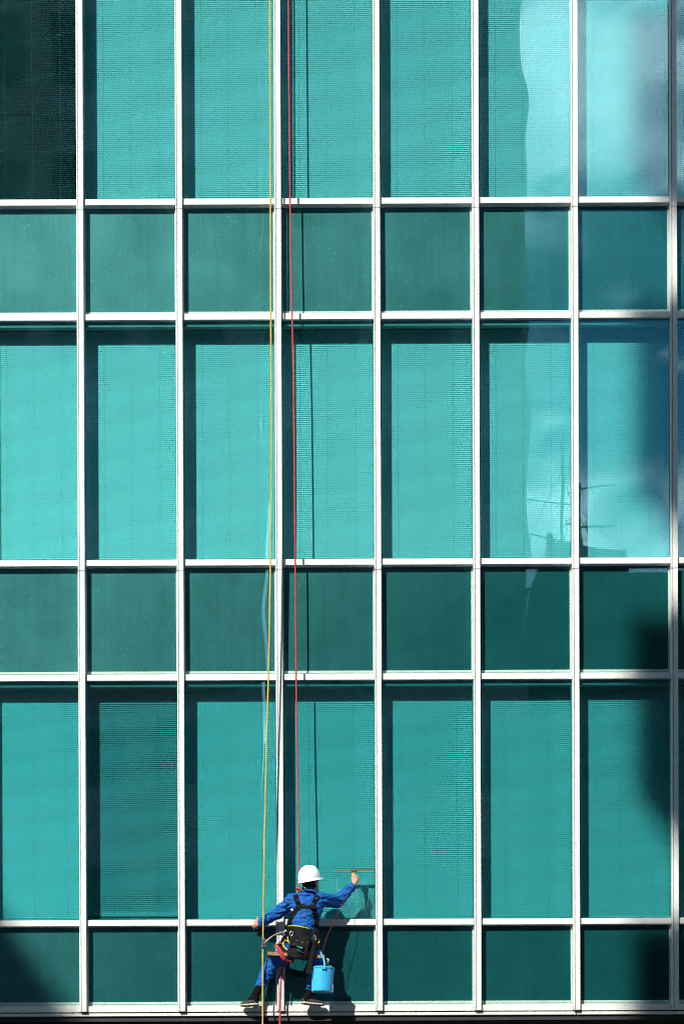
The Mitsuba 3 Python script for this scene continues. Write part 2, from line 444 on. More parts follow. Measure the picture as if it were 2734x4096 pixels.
def aerial(key, x, y, z0, z1, booms, label):
    put(key + '__mast', tube([[x, y, z0], [x, y, z1]], 0.06, 10), 'mat_steel')
    tag(key, label, 'aerial')
    for zz, length, a, n in booms:
        ca, sa = math.cos(a), math.sin(a)
        put(key + '__boom', tube([[x - ca * length * 0.35, y - sa * length * 0.35, zz], [x + ca * length * 0.65, y + sa * length * 0.65, zz + 0.05]], 0.024, 6), 'mat_steel')
        els = []
        for k in range(n):
            t = -0.35 + k / (n - 1)
            cx, cy, l = x + ca * length * t, y + sa * length * t, 0.42 - 0.12 * k / n
            els.append(tube([[cx + sa * l, cy - ca * l, zz + 0.02], [cx - sa * l, cy + ca * l, zz + 0.02]], 0.012, 5))
        put(key + '__elements', cat(*els), 'mat_steel')
    for s in (-1, 1):
        put(key + '__guy_wire', tube([[x, y, z0 + 0.75 * (z1 - z0)], [x + s * 1.6, y + 0.6, z0 + 0.2]], 0.009, 5), 'mat_steel')


aerial('television_aerial', 7.50, -37.0, 24.4, 27.1, [(26.9, 1.5, 0.25, 6), (25.9, 1.5, 0.2, 5)], 'thick roof mast with two television aerials reflected in the seventh window')
aerial('television_aerial_001', 6.92, -38.0, 24.4, 29.2, [(26.9, 2.2, 2.9, 6), (25.8, 2.0, 3.0, 4)], 'thin roof mast with aerials reflected in the sixth window')

# ------------------------------------------------------------------ the rope access worker
# at(u, v, w): a point w metres in front of the transoms, in the units of the sketch the figure was measured on (about 970 to the metre)


def at(u, v, w):
    a, b = u - 765.0, v - 800.0
    xf, zf = -0.37140 + 1.04839e-3 * a - 3.9e-6 * b, 5.72546 - 4.34e-6 * a - 1.04769e-3 * b
    k = (20.0 - w) / 20.0
    return np.array([xf * k, -w, 1.6 + (zf - 1.6) * k])


def ball(c, r, n=20):
    """A sphere, or an ellipsoid if r has three radii."""
    s = m3.Manifold.sphere(1.0, n)
    return s.scale(tuple(np.broadcast_to(np.asarray(r, float), (3,)).tolist())).translate(tuple(np.asarray(c, float).tolist()))


def bone(*balls):
    """The hull of balls given as (centre, radius)."""
    return m3.Manifold.batch_hull([ball(c, r) for c, r in balls])


def limb(pts):
    return [bone(pts[i], pts[i + 1]) for i in range(len(pts) - 1)]


def union(ms):
    return m3.Manifold.batch_boolean(ms, m3.OpType.Add)


def skin(man, edge, it=12):
    m = man.refine_to_length(edge).to_mesh()
    t = trimesh.Trimesh(np.array(m.vert_properties[:, :3]), np.array(m.tri_verts), process=True)
    trimesh.smoothing.filter_taubin(t, lamb=0.5, nu=0.52, iterations=it)
    return t


def wrinkle(m, amp, f, seed, stretch=(1, 1, 1)):
    v = np.array(m.vertices)
    n = np.array(m.vertex_normals)
    q = v * np.array(stretch) * f
    d = np.abs(meshkit.fbm(q, 3, seed) - 0.5) * 2
    d = 0.25 - np.minimum(d, 0.5)
    m.vertices = v + n * (amp * 2.2 * d)[:, None]
    return m


def cloth_fn(c0, c1, s=30.0):
    def fn(p, n, uv):
        return mix(c0, c1, fbm(p.x * s, p.y * s, p.z * s)) * (0.94 + 0.12 * noise(p.x * 900, p.y * 900, p.z * 900))
    return fn


diffuse('mat_blue_cloth', mikit.proc(cloth_fn((0.003, 0.066, 0.29), (0.005, 0.095, 0.37), 14.0)), 0.75, 0.25)
diffuse('mat_black_web', (0.004, 0.004, 0.0045), 0.8, 0.12)
diffuse('mat_black_nylon', mikit.proc(cloth_fn((0.004, 0.004, 0.0045), (0.010, 0.0095, 0.0095), 40.0)), 0.75, 0.12)
diffuse('mat_sock', (0.004, 0.004, 0.0045), 0.9, 0.1)
diffuse('mat_shoe', mikit.proc(cloth_fn((0.020, 0.016, 0.026), (0.045, 0.038, 0.05), 30.0)), 0.8)
diffuse('mat_sole', mikit.proc(cloth_fn((0.55, 0.50, 0.42), (0.30, 0.25, 0.18), 60.0)), 0.7)
diffuse('mat_skin', mikit.proc(cloth_fn((0.42, 0.20, 0.115), (0.50, 0.26, 0.16), 30.0)), 0.5, 0.4)
diffuse('mat_hair', (0.005, 0.0045, 0.004), 0.6, 0.2)
diffuse('mat_hat', (0.82, 0.82, 0.83), 0.25, 0.5)
diffuse('mat_yellow_trim', (0.62, 0.47, 0.02), 0.6)
diffuse('mat_green_tag', (0.05, 0.45, 0.12), 0.5)
diffuse('mat_teal_tool', (0.01, 0.35, 0.25), 0.4)
diffuse('mat_white_tag', (0.80, 0.79, 0.80), 0.6)
diffuse('mat_grey_print', (0.30, 0.30, 0.29), 0.6)
diffuse('mat_chrome', (0.85, 0.85, 0.86), 0.22, 0.5, metallic=1.0)
diffuse('mat_gunmetal', (0.16, 0.16, 0.15), 0.35, 0.5, metallic=0.9)
diffuse('mat_brass', (0.62, 0.44, 0.16), 0.28, 0.5, metallic=1.0)
diffuse('mat_rubber', (0.02, 0.018, 0.015), 0.6)
diffuse('mat_bucket', (0.035, 0.38, 0.72), 0.35, 0.5)
diffuse('mat_bristle', (0.35, 0.34, 0.30), 0.8)
diffuse('mat_dark_handle', (0.05, 0.05, 0.05), 0.6)


def wood_fn(p, n, uv):
    g = noise(p.x * 12, p.y * 160, p.z * 160)
    return mix((0.34, 0.19, 0.08), (0.20, 0.10, 0.04), g)


def rope_fn(c0, c1):
    def fn(p, n, uv):
        return mix(c0, c1, fbm(p.x * 120, p.y * 120, p.z * 60)) * (0.85 + 0.3 * noise(p.x * 5, p.y * 5, p.z * 9))
    return fn


diffuse('mat_wood', mikit.proc(wood_fn), 0.6)
diffuse('mat_yellow_rope', mikit.proc(rope_fn((0.60, 0.42, 0.075), (0.46, 0.30, 0.05))), 0.7)
diffuse('mat_red_rope', mikit.proc(rope_fn((0.50, 0.045, 0.045), (0.36, 0.03, 0.035))), 0.7)
diffuse('mat_grey_rope', mikit.proc(rope_fn((0.36, 0.34, 0.29), (0.22, 0.21, 0.19))), 0.8)
diffuse('mat_coil', (0.22, 0.05, 0.03), 0.5)
diffuse('mat_cable', (0.50, 0.52, 0.52), 0.5)

person = 'person'
tag(person, 'rope access window cleaner in blue overalls and white hard hat reaching out with a squeegee', 'person')

# joints
PEL, WAI, CHE = at(665, 985, .335), at(695, 810, .335), at(720, 620, .325)
SHL, SHR, NEC, HEA = at(568, 520, .335), at(868, 512, .30), at(752, 452, .315), at(762, 345, .29)
ELL, WRL = at(425, 655, .215), at(245, 757, .075)
ELR, WRR = at(1040, 537, .135), at(1213, 360, .085)
HIL, HIR = at(590, 1035, .33), at(745, 1045, .33)
KNL, ANL = at(372, 1165, .075), at(193, 1500, .12)
KNR, ANR = at(845, 1150, .075), at(742, 1515, .125)

# hands, finger by finger
FIN = 0.0082


def hand(wrist, knuckles, fingers, thumb, palm_r=0.017):
    """A palm between the wrist and four knuckles, four fingers and a thumb, each a chain of joints."""
    ms = [bone((wrist, 0.026), (knuckles[0], palm_r), (knuckles[3], palm_r * 0.9)), bone((knuckles[0], palm_r), (knuckles[1], palm_r), (knuckles[2], palm_r), (knuckles[3], palm_r * .9))]
    for k, (kn, ch) in enumerate(zip(knuckles, fingers)):
        pts = [(kn, FIN * 1.15)] + [(q, FIN * (1.05 - 0.10 * i) * (0.88 if k == 3 else 1)) for i, q in enumerate(ch)]
        ms += limb(pts)
    ms += limb([(wrist * 0.6 + knuckles[0] * 0.4, 0.016)] + [(q, FIN * (1.25 - 0.12 * i)) for i, q in enumerate(thumb)])
    return ms


# left hand: laid over the transom, fingers hooked under its lower edge, thumb along the top
lk = [at(196, 738, .030), at(184, 757, .034), at(186, 776, .036), at(196, 792, .036)]
lf = [[at(176, 770, .016), at(170, 795, .010), at(172, 806, -.004)],
      [at(166, 786, .022), at(160, 803, .012), at(168, 811, -.004)],
      [at(176, 800, .026), at(176, 813, .010), at(186, 815, -.006)],
      [at(194, 808, .026), at(198, 816, .010), at(206, 816, -.006)]]
lt = [at(213, 730, .030), at(206, 714, .022), at(200, 704, .010)]
HANDL = hand(WRL, lk, lf, lt)
# right hand: closed round the squeegee's handle
rk = [at(1208, 262, .078), at(1228, 270, .092), at(1246, 282, .096), at(1256, 300, .092)]
rf = [[at(1196, 246, .052), at(1212, 243, .030), at(1232, 256, .030)],
      [at(1222, 258, .066), at(1236, 262, .036), at(1222, 278, .026)],
      [at(1248, 280, .066), at(1250, 290, .036), at(1228, 300, .028)],
      [at(1258, 306, .064), at(1254, 316, .040), at(1232, 316, .034)]]
rt = [at(1196, 300, .070), at(1198, 262, .060), at(1218, 232, .052)]
HANDR = hand(WRR, rk, rf, rt)

# head: looks up and to the right, towards the squeegee
fw = np.array([0.52, 0.80, 0.30])
fw /= np.linalg.norm(fw)
rt_ = np.cross(fw, [0, 0, 1.0])
rt_ /= np.linalg.norm(rt_)
up_ = np.cross(rt_, fw)
HM = np.stack([rt_, fw, up_], 1)                             # head axes: right, forward, up


def hp(x, y, z):
    return HEA + HM @ np.array([x, y, z])


def hball(x, y, z, rx, ry, rz):
    s = m3.Manifold.sphere(1.0, 20).scale((rx, ry, rz))
    M = np.hstack([HM, hp(x, y, z)[:, None]])
    return s.transform(M)


head = [hball(0, -0.005, 0.03, 0.075, 0.095, 0.09), m3.Manifold.batch_hull([hball(0, 0.02, 0, 0.066, 0.075, 0.06), hball(0, 0.045, -0.085, 0.035, 0.035, 0.028)]),
        m3.Manifold.batch_hull([hball(0, 0.098, -0.01, 0.009, 0.008, 0.01), hball(0, 0.112, -0.035, 0.013, 0.012, 0.010), hball(0, 0.085, -0.03, 0.016, 0.02, 0.02)]),
        hball(0, 0.082, -0.066, 0.022, 0.014, 0.006), hball(0.03, 0.075, 0.012, 0.014, 0.014, 0.010), hball(-0.03, 0.075, 0.012, 0.014, 0.014, 0.010),
        hball(0.077, -0.005, -0.02, 0.010, 0.020, 0.032), hball(-0.077, -0.005, -0.02, 0.010, 0.020, 0.032)]
core = [bone((NEC, 0.048), (hp(0, -0.02, -0.05), 0.055)), bone((NEC, 0.035), (CHE, (0.10, .06, .08))), bone((CHE, (0.11, .065, .09)), (WAI, (0.10, .07, .08))),
        bone((WAI, (0.11, .08, .08)), (PEL, (0.13, .09, .09))), bone((SHL, 0.035), (SHR, 0.035), (CHE, .06))]
core += limb([(SHL, 0.036), (ELL, 0.030), (WRL, 0.026)]) + limb([(SHR, 0.036), (ELR, 0.030), (WRR, 0.026)])
core += limb([(HIL, 0.06), (KNL, 0.038), (ANL, 0.028)]) + limb([(HIR, 0.06), (KNR, 0.038), (ANR, 0.028)])
body = skin(union(core + head + HANDL + HANDR), 0.006, 6)
put('person__body', body, 'mat_skin', smooth=True)

# jacket: back and two sleeves, with a cuff at each wrist
jk = [bone((NEC + [0, 0.0, -0.025], (0.072, .066, 0.03)), (SHL, (0.062, .062, .06)), (SHR, (0.062, .062, .06))),
      bone((SHL, (0.064, .065, .07)), (SHR, (0.062, .062, .066)), (CHE + [0.004, 0, 0], (0.165, .115, .13))),
      bone((CHE + [0.004, 0, 0], (0.163, .115, .12)), (WAI + [0, 0, 0.035], (0.138, .105, .06))),
      bone((WAI + [0, 0, 0.03], (0.142, .108, .045)), (WAI + [0, 0, -0.025], (0.132, .102, .03)))]
sl = lambda a, b, t: a + (b - a) * t
jk += limb([(SHL, 0.066), (sl(SHL, ELL, .45), 0.064), (ELL, 0.060), (sl(ELL, WRL, .5), 0.054), (sl(ELL, WRL, .93), 0.043)])
jk += limb([(SHR, 0.064), (sl(SHR, ELR, .45), 0.064), (ELR, 0.062), (sl(ELR, WRR, .5), 0.055), (sl(ELR, WRR, .86), 0.043)])
jacket = skin(union(jk), 0.0075, 8)
v = np.array(jacket.vertices)
trunk = np.clip((v[:, 2] - WAI[2] - 0.02) / 0.08, 0, 1)
wrinkle(jacket, 0.017, 10.0, 3, (0.9, 1.0, 2.1))
wrinkle(jacket, 0.007, 26.0, 8, (0.8, 1.0, 1.8))
put('person__jacket', jacket, 'mat_blue_cloth', smooth=True)
for wr, el, t in ((WRL, ELL, 0.93), (WRR, ELR, 0.86)):
    c = sl(el, wr, t)
    d = (wr - el) / np.linalg.norm(wr - el)
    put('person__jacket__cuff', tube([c - d * .022, c - d * .012, c + d * .030, c + d * .032], [0.044, 0.048, 0.044, 0.034], 18), 'mat_blue_cloth', smooth=40)
put('person__jacket__collar', tube([NEC + (hp(0, -0.02, -0.05) - NEC) * t for t in (-0.25, 0.0, 0.25, 0.34)], [0.092, 0.082, 0.071, 0.060], 22), 'mat_blue_cloth', smooth=40)

# trousers gathered below the knee
tr = [bone((WAI + [0, 0, -0.02], (0.128, .10, .03)), (HIL, 0.088), (HIR, 0.088))]
tr += limb([(HIL, 0.093), (sl(HIL, KNL, .5), 0.088), (KNL, 0.075), (sl(KNL, ANL, .35), 0.074), (sl(KNL, ANL, .78), 0.052)])
tr += limb([(HIR, 0.093), (sl(HIR, KNR, .5), 0.088), (KNR, 0.075), (sl(KNR, ANR, .35), 0.072), (sl(KNR, ANR, .82), 0.050)])
trousers = skin(union(tr), 0.008, 8)
wrinkle(trousers, 0.015, 12.0, 5, (0.8, 1.0, 2.0))
put('person__trousers', trousers, 'mat_blue_cloth', smooth=True)
for kn, an, toe, heel, side in ((KNL, ANL, at(52, 1608, .075), at(184, 1596, .125), 'l'), (KNR, ANR, at(880, 1602, .085), at(700, 1580, .125), 'r')):
    s0 = sl(kn, an, 0.70)
    sock = skin(union(limb([(s0, 0.050), (sl(kn, an, .80), 0.052), (an, 0.043), (sl(an, heel, .7), 0.040)]) + [bone((an, .040), (sl(heel, toe, .55) + [0, 0, .01], .030))]), 0.008, 5)
    wrinkle(sock, 0.004, 22.0, 4, (0.4, 0.4, 2.6))
    put('person__sock', sock, 'mat_sock', smooth=True)
    up = np.array([0, 0, 1.0])
    sh = [bone((heel + up * .012, (.040, .036, .028)), (sl(heel, toe, .45) + up * .012, (.042, .044, .026))),
          bone((sl(heel, toe, .45) + up * .010, (.042, .044, .026)), (sl(heel, toe, .95) + up * .002, (.032, .040, .020)))]
    shoe = skin(union(sh), 0.007, 4)
    sk_ = put('person__shoe', shoe, 'mat_shoe', smooth=True)
    so = union([bone((heel + up * (-.018), (.045, .041, .018)), (sl(heel, toe, .5) + up * (-.020), (.047, .048, .017))),
                bone((sl(heel, toe, .5) + up * (-.020), (.047, .048, .017)), (sl(heel, toe, .97) + up * (-.014), (.037, .043, .017)))])
    put(sk_ + '__sole', skin(so, 0.008, 2), 'mat_sole', smooth=50)

# hair below the hat, the hat with rim, peak and ridge
hair = m3.Manifold.batch_hull([hball(0, -0.014, 0.02, 0.083, 0.098, 0.09), hball(0, -0.045, -0.055, 0.064, 0.052, 0.03)])
hair = hair - hball(0, 0.11, -0.03, 0.085, 0.085, 0.105)
put('person__hair', skin(hair, 0.008, 4), 'mat_hair', smooth=40)


def hat_mesh():
    n, m = 48, 16
    ang = np.arange(n) * 2 * np.pi / n
    rows = []
    for k in range(m + 1):
        e = (math.pi / 2) * (1 - k / m)
        cz, cr = math.sin(e) ** 0.92, math.cos(e) ** 0.80
        rows.append(np.stack([0.117 * cr * np.cos(ang), 0.138 * cr * np.sin(ang), 0.150 * cz + 0 * ang + 0.004 * np.exp(-(np.cos(ang) * cr * 5) ** 2)], 1))
    rim = np.clip(np.sin(ang), 0, 1) ** 2
    for dr_, dz in ((0.006, -0.006), (0.012, -0.012), (0.0125, -0.016), (0.004, -0.014)):
        o = dr_ / 0.012
        rows.append(np.stack([(0.117 + dr_) * np.cos(ang), (0.138 + dr_ + 0.052 * rim * min(o, 1.05)) * np.sin(ang), dz + 0.010 * rim * min(o, 1.05)], 1))
    v = np.vstack(rows)
    i, j = np.meshgrid(np.arange(len(rows) - 1), np.arange(n), indexing='ij')
    q = np.stack([i * n + j, (i + 1) * n + j, (i + 1) * n + (j + 1) % n, i * n + (j + 1) % n], -1).reshape(-1, 4)
    t = trimesh.Trimesh(v, np.vstack([q[:, [0, 1, 2]], q[:, [0, 2, 3]]]), process=False)
    t.vertices = t.vertices @ HM.T + hp(0, -0.004, 0.040)
    return t


hk = put('person__hard_hat', hat_mesh(), 'mat_hat', smooth=True)
labels[hk] = {'label': 'white hard hat with peak turned right'}
strap = [hp(math.sin(a) * 0.088, -math.cos(a) * 0.103 - 0.012, -0.018 - 0.03 * math.cos(a)) for a in np.linspace(-1.25, 1.25, 15)]
put(hk + '__nape_strap', tube(strap, 0.008, 6), 'mat_black_web', smooth=True)
put(hk + '__strap_tag', tube([at(688, 388, .425), at(712, 396, .428)], 0.006, 6), 'mat_green_tag')
put(hk + '__buckle', ball_mesh(at(768, 416, .42), 0.008) if 'ball_mesh' in globals() else trimesh.creation.icosphere(2, 0.007).apply_translation(at(770, 415, .425)), 'mat_chrome', smooth=True)


# straps and tools lie on the cloth
def front(mesh, x, z, default):
    """The y of the mesh's nearest surface to the street at (x, z)."""
    t = np.array(mesh.triangles)
    a, b, c = t[:, 0], t[:, 1], t[:, 2]
    d = (b[:, 2] - c[:, 2]) * (a[:, 0] - c[:, 0]) + (c[:, 0] - b[:, 0]) * (a[:, 2] - c[:, 2])
    d = np.where(np.abs(d) < 1e-12, 1e-12, d)
    l0 = ((b[:, 2] - c[:, 2]) * (x - c[:, 0]) + (c[:, 0] - b[:, 0]) * (z - c[:, 2])) / d
    l1 = ((c[:, 2] - a[:, 2]) * (x - c[:, 0]) + (a[:, 0] - c[:, 0]) * (z - c[:, 2])) / d
    ok = (l0 >= 0) & (l1 >= 0) & (l0 + l1 <= 1)
    y = l0 * a[:, 1] + l1 * b[:, 1] + (1 - l0 - l1) * c[:, 1]
    return float(y[ok].min()) if ok.any() else default


def ribbon(mesh, path, width, lift=0.006, thick=0.004, n=22):
    """A strap of the given width that follows the mesh along a path of (u, v)."""
    pts = smooth_path([at(u, v, 0.42) for u, v in path], n)
    ys = [front(mesh, p[0], p[2], np.nan) for p in pts]
    y = np.array(ys)
    ok = ~np.isnan(y)
    y = np.interp(np.arange(n), np.arange(n)[ok], y[ok])
    y = np.convolve(np.pad(y, 2, mode='edge'), np.ones(5) / 5, 'valid')
    d = np.gradient(pts[:, [0, 2]], axis=0)
    d /= np.linalg.norm(d, axis=1, keepdims=True)
    s = np.stack([-d[:, 1], d[:, 0]], 1) * width / 2
    L, Rr = [], []
    for k in range(n):
        for lst, sg in ((L, 1), (Rr, -1)):
            x, z = pts[k, 0] + sg * s[k, 0], pts[k, 2] + sg * s[k, 1]
            yy = front(mesh, x, z, y[k] + 0.006)
            lst.append([x, min(yy, y[k] + 0.010) - lift, z])
    L, Rr = np.array(L), np.array(Rr)
    back = np.array([0, thick, 0])
    v = np.vstack([L, Rr, L + back, Rr + back])
    f = []
    for k in range(n - 1):
        a, b, c, e = k, n + k, 2 * n + k, 3 * n + k
        for q in ((a, b, b + 1, a + 1), (c, c + 1, e + 1, e), (a, a + 1, c + 1, c), (b, e, e + 1, b + 1)):
            f += [[q[0], q[1], q[2]], [q[0], q[2], q[3]]]
    for k in (0, n - 1):
        f += [[k, 2 * n + k, 3 * n + k], [k, 3 * n + k, n + k]]
    return trimesh.Trimesh(v, np.array(f), process=False)


for path, wd in (([(600, 458), (618, 520), (642, 590)], .054), ([(835, 462), (812, 520), (780, 590)], .054), ([(640, 588), (705, 596), (785, 592)], .042),
                 ([(638, 596), (580, 660), (545, 720), (530, 790)], .050), ([(786, 600), (812, 670), (824, 740), (822, 800)], .050)):
    put('person__harness_strap', ribbon(jacket, path, wd), 'mat_black_web', smooth=30)
put('person__harness_strap__print', ribbon(jacket, [(678, 580), (705, 584), (730, 583)], .010, 0.0075, 0.001, 6), 'mat_grey_print')
for u in (638, 786):
    y = front(jacket, at(u, 590, .42)[0], at(u, 590, .42)[2], -.43)
    c = at(u, 592, -y + .008)
    put('person__harness_strap__pad', box(c[0] - .027, c[0] + .027, c[1] - .004, c[1] + .008, c[2] - .024, c[2] + .024, .004), 'mat_black_nylon')
y = -front(jacket, at(575, 620, .42)[0], at(575, 620, .42)[2], -.43)
put('person__jacket__white_tag', trimesh.convex.convex_hull(np.array([at(548, 622, y + d) for d in (.006, .010)] + [at(575, 632, y + d) for d in (.006, .010)] + [at(606, 604, y + d) for d in (.006, .010)] + [at(568, 606, y + d) for d in (.006, .010)])), 'mat_white_tag')

# belt, pouch and leg loops
hips = trousers


def lathe_ring(c, rx, ry, z0, z1, tilt, th=0.008):
    n = 40
    a = np.arange(n) * 2 * np.pi / n
    rows = []
    for r, z in ((0, z0), (th, z0 + .004), (th, z1 - .004), (0, z1)):
        rows.append(np.stack([c[0] + (rx + r) * np.cos(a), c[1] + (ry + r) * np.sin(a), c[2] + z - tilt * np.cos(a) * rx], 1))
    v = np.vstack(rows)
    i, j = np.meshgrid(np.arange(3), np.arange(n), indexing='ij')
    q = np.stack([i * n + j, i * n + (j + 1) % n, (i + 1) * n + (j + 1) % n, (i + 1) * n + j], -1).reshape(-1, 4)
    return trimesh.Trimesh(v, np.vstack([q[:, [0, 1, 2]], q[:, [0, 2, 3]]]), process=False)


bc = (WAI + PEL) / 2 + np.array([-0.012, 0.0, 0.028])
tb = put('person__tool_belt', lathe_ring(bc, .140, .112, -.062, .045, 0.20), 'mat_black_nylon', smooth=40)
put(tb + '__yellow_edge', lathe_ring(bc, .143, .116, .043, .054, 0.20, .004), 'mat_yellow_trim', smooth=40)
for pts, r in (([at(466, 955, .36), at(478, 1000, .40), at(520, 1045, .43)], .007), ([at(480, 935, .38), at(520, 950, .43), at(550, 963, .445)], .006),
               ([at(524, 905, .445), at(526, 940, .455), at(545, 975, .455)], .006), ([at(828, 968, .40), at(850, 962, .40), at(848, 940, .39)], .007)):
    put(tb + '__yellow_edge', tube(smooth_path(pts, 9), r, 6), 'mat_yellow_trim', smooth=True)
pouch = m3.Manifold.batch_hull([ball(at(u, v, w), (.028, .022, .03)) for u, v, w in ((575, 905, .44), (740, 930, .44), (545, 1090, .435), (700, 1125, .435), (620, 1110, .455), (650, 950, .46), (730, 1090, .44))])
pk = put('person__pouch', wrinkle(skin(pouch, .008, 3), .006, 18, 12), 'mat_black_nylon', smooth=True)
flap = m3.Manifold.batch_hull([ball(at(u, v, w), (.02, .010, .02)) for u, v, w in ((565, 920, .476), (735, 955, .476), (560, 985, .480), (725, 1015, .480))])
put(pk + '__flap', wrinkle(skin(flap, .008, 2), .003, 20, 13), 'mat_black_nylon', smooth=True)
for u, v in ((618, 944), (677, 962), (727, 968), (589, 982), (715, 1038)):
    put(pk + '__snap', trimesh.creation.icosphere(2, 0.0062).apply_translation(at(u, v, .496 if v < 1000 else .492)), 'mat_chrome', smooth=True)
put(pk + '__tool_handle', cat(tube([at(618, 1004, .497), at(640, 1014, .500), at(658, 1020, .500)], 0.006, 8), tube([at(652, 1018, .498), at(672, 1022, .498), at(668, 1032, .496)], 0.010, 8)), 'mat_teal_tool', smooth=True)
put(pk + '__tool_clip', tube([at(624, 1036, .494), at(650, 1058, .494), at(682, 1072, .492)], [0.009, 0.012, 0.007], 8), 'mat_gunmetal', smooth=True)
loop = m3.Manifold.batch_hull([ball(at(u, v, w), .020) for u, v, w in ((440, 985, .33), (478, 1075, .36), (530, 1080, .38), (455, 1060, .35))])
put('person__leg_loop', skin(loop, .008, 3), 'mat_black_nylon', smooth=True)
put('person__leg_loop__strap', tube([at(508, 850, .43), at(490, 900, .42), at(470, 940, .39), at(452, 975, .37)], 0.012, 8), 'mat_black_web', smooth=True)
hold = m3.Manifold.batch_hull([ball(at(u, v, w), (.014, .012, .008)) for u, v, w in ((788, 1010, .45), (806, 1012, .45), (722, 1288, .45), (756, 1292, .45))])
put('person__tool_holster', skin(hold, .01, 1), 'mat_black_nylon', smooth=40)


def ring(c, rx, rz, r, tilt=0.0, n=26, y=0.0):
    a = np.linspace(0, 2 * np.pi, n)
    x, z = rx * np.cos(a), rz * np.sin(a)
    return tube(np.stack([c[0] + x * math.cos(tilt) - z * math.sin(tilt), c[1] + y * np.sin(a), c[2] + x * math.sin(tilt) + z * math.cos(tilt)], 1), r, 7)


side = m3.Manifold.batch_hull([ball(at(u, v, w), (.022, .030, .03)) for u, v, w in ((800, 845, .39), (835, 860, .37), (790, 1000, .40), (850, 1010, .37))])  # added black pad, stands for harness and shade on the right hip
put('person__hip_shade_pad', wrinkle(skin(side, .008, 3), .005, 18, 15), 'mat_black_nylon', smooth=True)
put('person__carabiner', ring(at(560, 872, .462), .016, .026, .0050, -0.3), 'mat_chrome', smooth=True)
put('person__carabiner', ring(at(496, 862, .43), .011, .030, .0050, -0.35), 'mat_chrome', smooth=True)
put('person__carabiner', ring(at(808, 915, .43), .009, .026, .0045, 0.2), 'mat_chrome', smooth=True)
put('person__adjuster', cat(tube([at(470, 905, .40), at(445, 965, .37)], 0.006, 8), box(*np.sort(np.array([at(434, 952, .36), at(456, 976, .385)]), axis=0).T.ravel().tolist(), .003)), 'mat_chrome', smooth=40)

# ---- things held, worn ropes, seat
sq = 'squeegee'
tag(sq, 'brass squeegee held flat against the wet glass by the worker', 'squeegee')
a, b = at(1037, 212, -.012), at(1420, 203, -.012)
ax = (b - a) / np.linalg.norm(b - a)


def bar(p, q, ry, rz):
    m = trimesh.creation.box(extents=[np.linalg.norm(q - p), ry, rz])
    d = (q - p) / np.linalg.norm(q - p)
    M = np.eye(4)
    M[:3, 0], M[:3, 1], M[:3, 2] = d, [0, 1, 0], np.cross(d, [0, 1, 0])
    M[:3, 3] = (p + q) / 2
    return m.apply_transform(M)


put(sq + '__channel', bar(a, b, .014, .016), 'mat_brass')
put(sq + '__rubber', bar(a + [0, .012, .008], b + [0, .012, .008], .010, .008), 'mat_rubber')
put(sq + '__neck', trimesh.convex.convex_hull(np.vstack([[at(1178, 211, w) for w in (-.004, .012)], [at(1262, 209, w) for w in (-.004, .012)], [at(1208, 240, w) for w in (.028, .048)], [at(1228, 240, w) for w in (.028, .048)]])), 'mat_brass')
put(sq + '__handle', tube([at(1218, 232, .036), at(1219, 262, .046), at(1226, 300, .050), at(1232, 322, .052)], [.009, .012, .012, .010], 12), 'mat_brass', smooth=True)

tag('seat_board', 'plain wooden board the worker sits on', 'seat')
sb = [at(u, v, w) for w in (.12, .405) for u, v in ((318, 1066), (905, 1104), (905, 1128), (318, 1092))]
sbm = m3.Manifold.batch_hull([ball(p, .006) for p in sb])
put('seat_board', skin(sbm, .03, 0), 'mat_wood', smooth=40)
tag('seat_sling', 'doubled red rope sling tied round the seat board over the left thigh', 'rope')
for k, (du, dw) in enumerate(((0, 0), (24, .006))):
    put('seat_sling__strand', rope_mesh([at(392 + du * .6, 1006 - du * .2, .44 + dw), at(420 + du, 1040, .475 + dw), at(448 + du, 1092, .492 + dw), at(470 + du, 1135, .488), at(500 + du, 1160, .45), at(540 + du, 1168, .38), at(580, 1160, .28)], .0115), 'mat_red_rope', smooth=True)
put('seat_sling__strand', rope_mesh([at(392, 1006, .44), at(405, 985, .40), at(450, 985, .30), at(560, 960, .20), at(640, 760, .17), at(645, 560, .16), at(640, 440, .165)], .010), 'mat_red_rope', smooth=True)

S2 = 2.6133 * 1.7436


def fp(x, y, w):
    """A point by its place on the whole sketch (1568 wide)."""
    return at((x * 1.7436 - 950) * 2.6133, (y * 1.7436 - 3400) * 2.6133, w)


tag('main_rope', 'red twisted rope running from the roof to the knot at the worker', 'rope')
put('main_rope', rope_mesh([fp(659.5, -330, .155), fp(661, 0, .155), fp(664.5, 400, .155), fp(667, 600, .155), fp(670, 735, .155), fp(676, 1200, .155), fp(678.5, 1500, .155), fp(681.5, 1740, .158), fp(684.5, 1950, .165), at(640, 330, .17), at(646, 412, .172)], .0092), 'mat_red_rope', smooth=True)
put('main_rope__knot', cat(rope_mesh([at(614, 398, .17), at(634, 402, .20), at(658, 418, .19), at(664, 436, .17)], .010), rope_mesh([at(640, 412, .165), at(630, 430, .19), at(628, 462, .185)], .0105),
                           rope_mesh([at(618, 400, .165), at(626, 414, .15), at(650, 410, .15)], .0095)), 'mat_red_rope', smooth=True)
tag('rope_tail', 'loose red rope end hanging below the seat past the bottom transom', 'rope')
put('rope_tail', rope_mesh([at(560, 1150, .20), at(500, 1190, .17), at(462, 1250, .14), at(456, 1300, .135), at(448, 1480, .13), at(443, 1700, .125), at(438, 1900, .12), at(436, 2050, .12)], .0105), 'mat_red_rope', smooth=True)
tag('safety_rope', 'yellow twisted safety rope hanging down the full height beside the worker', 'rope')
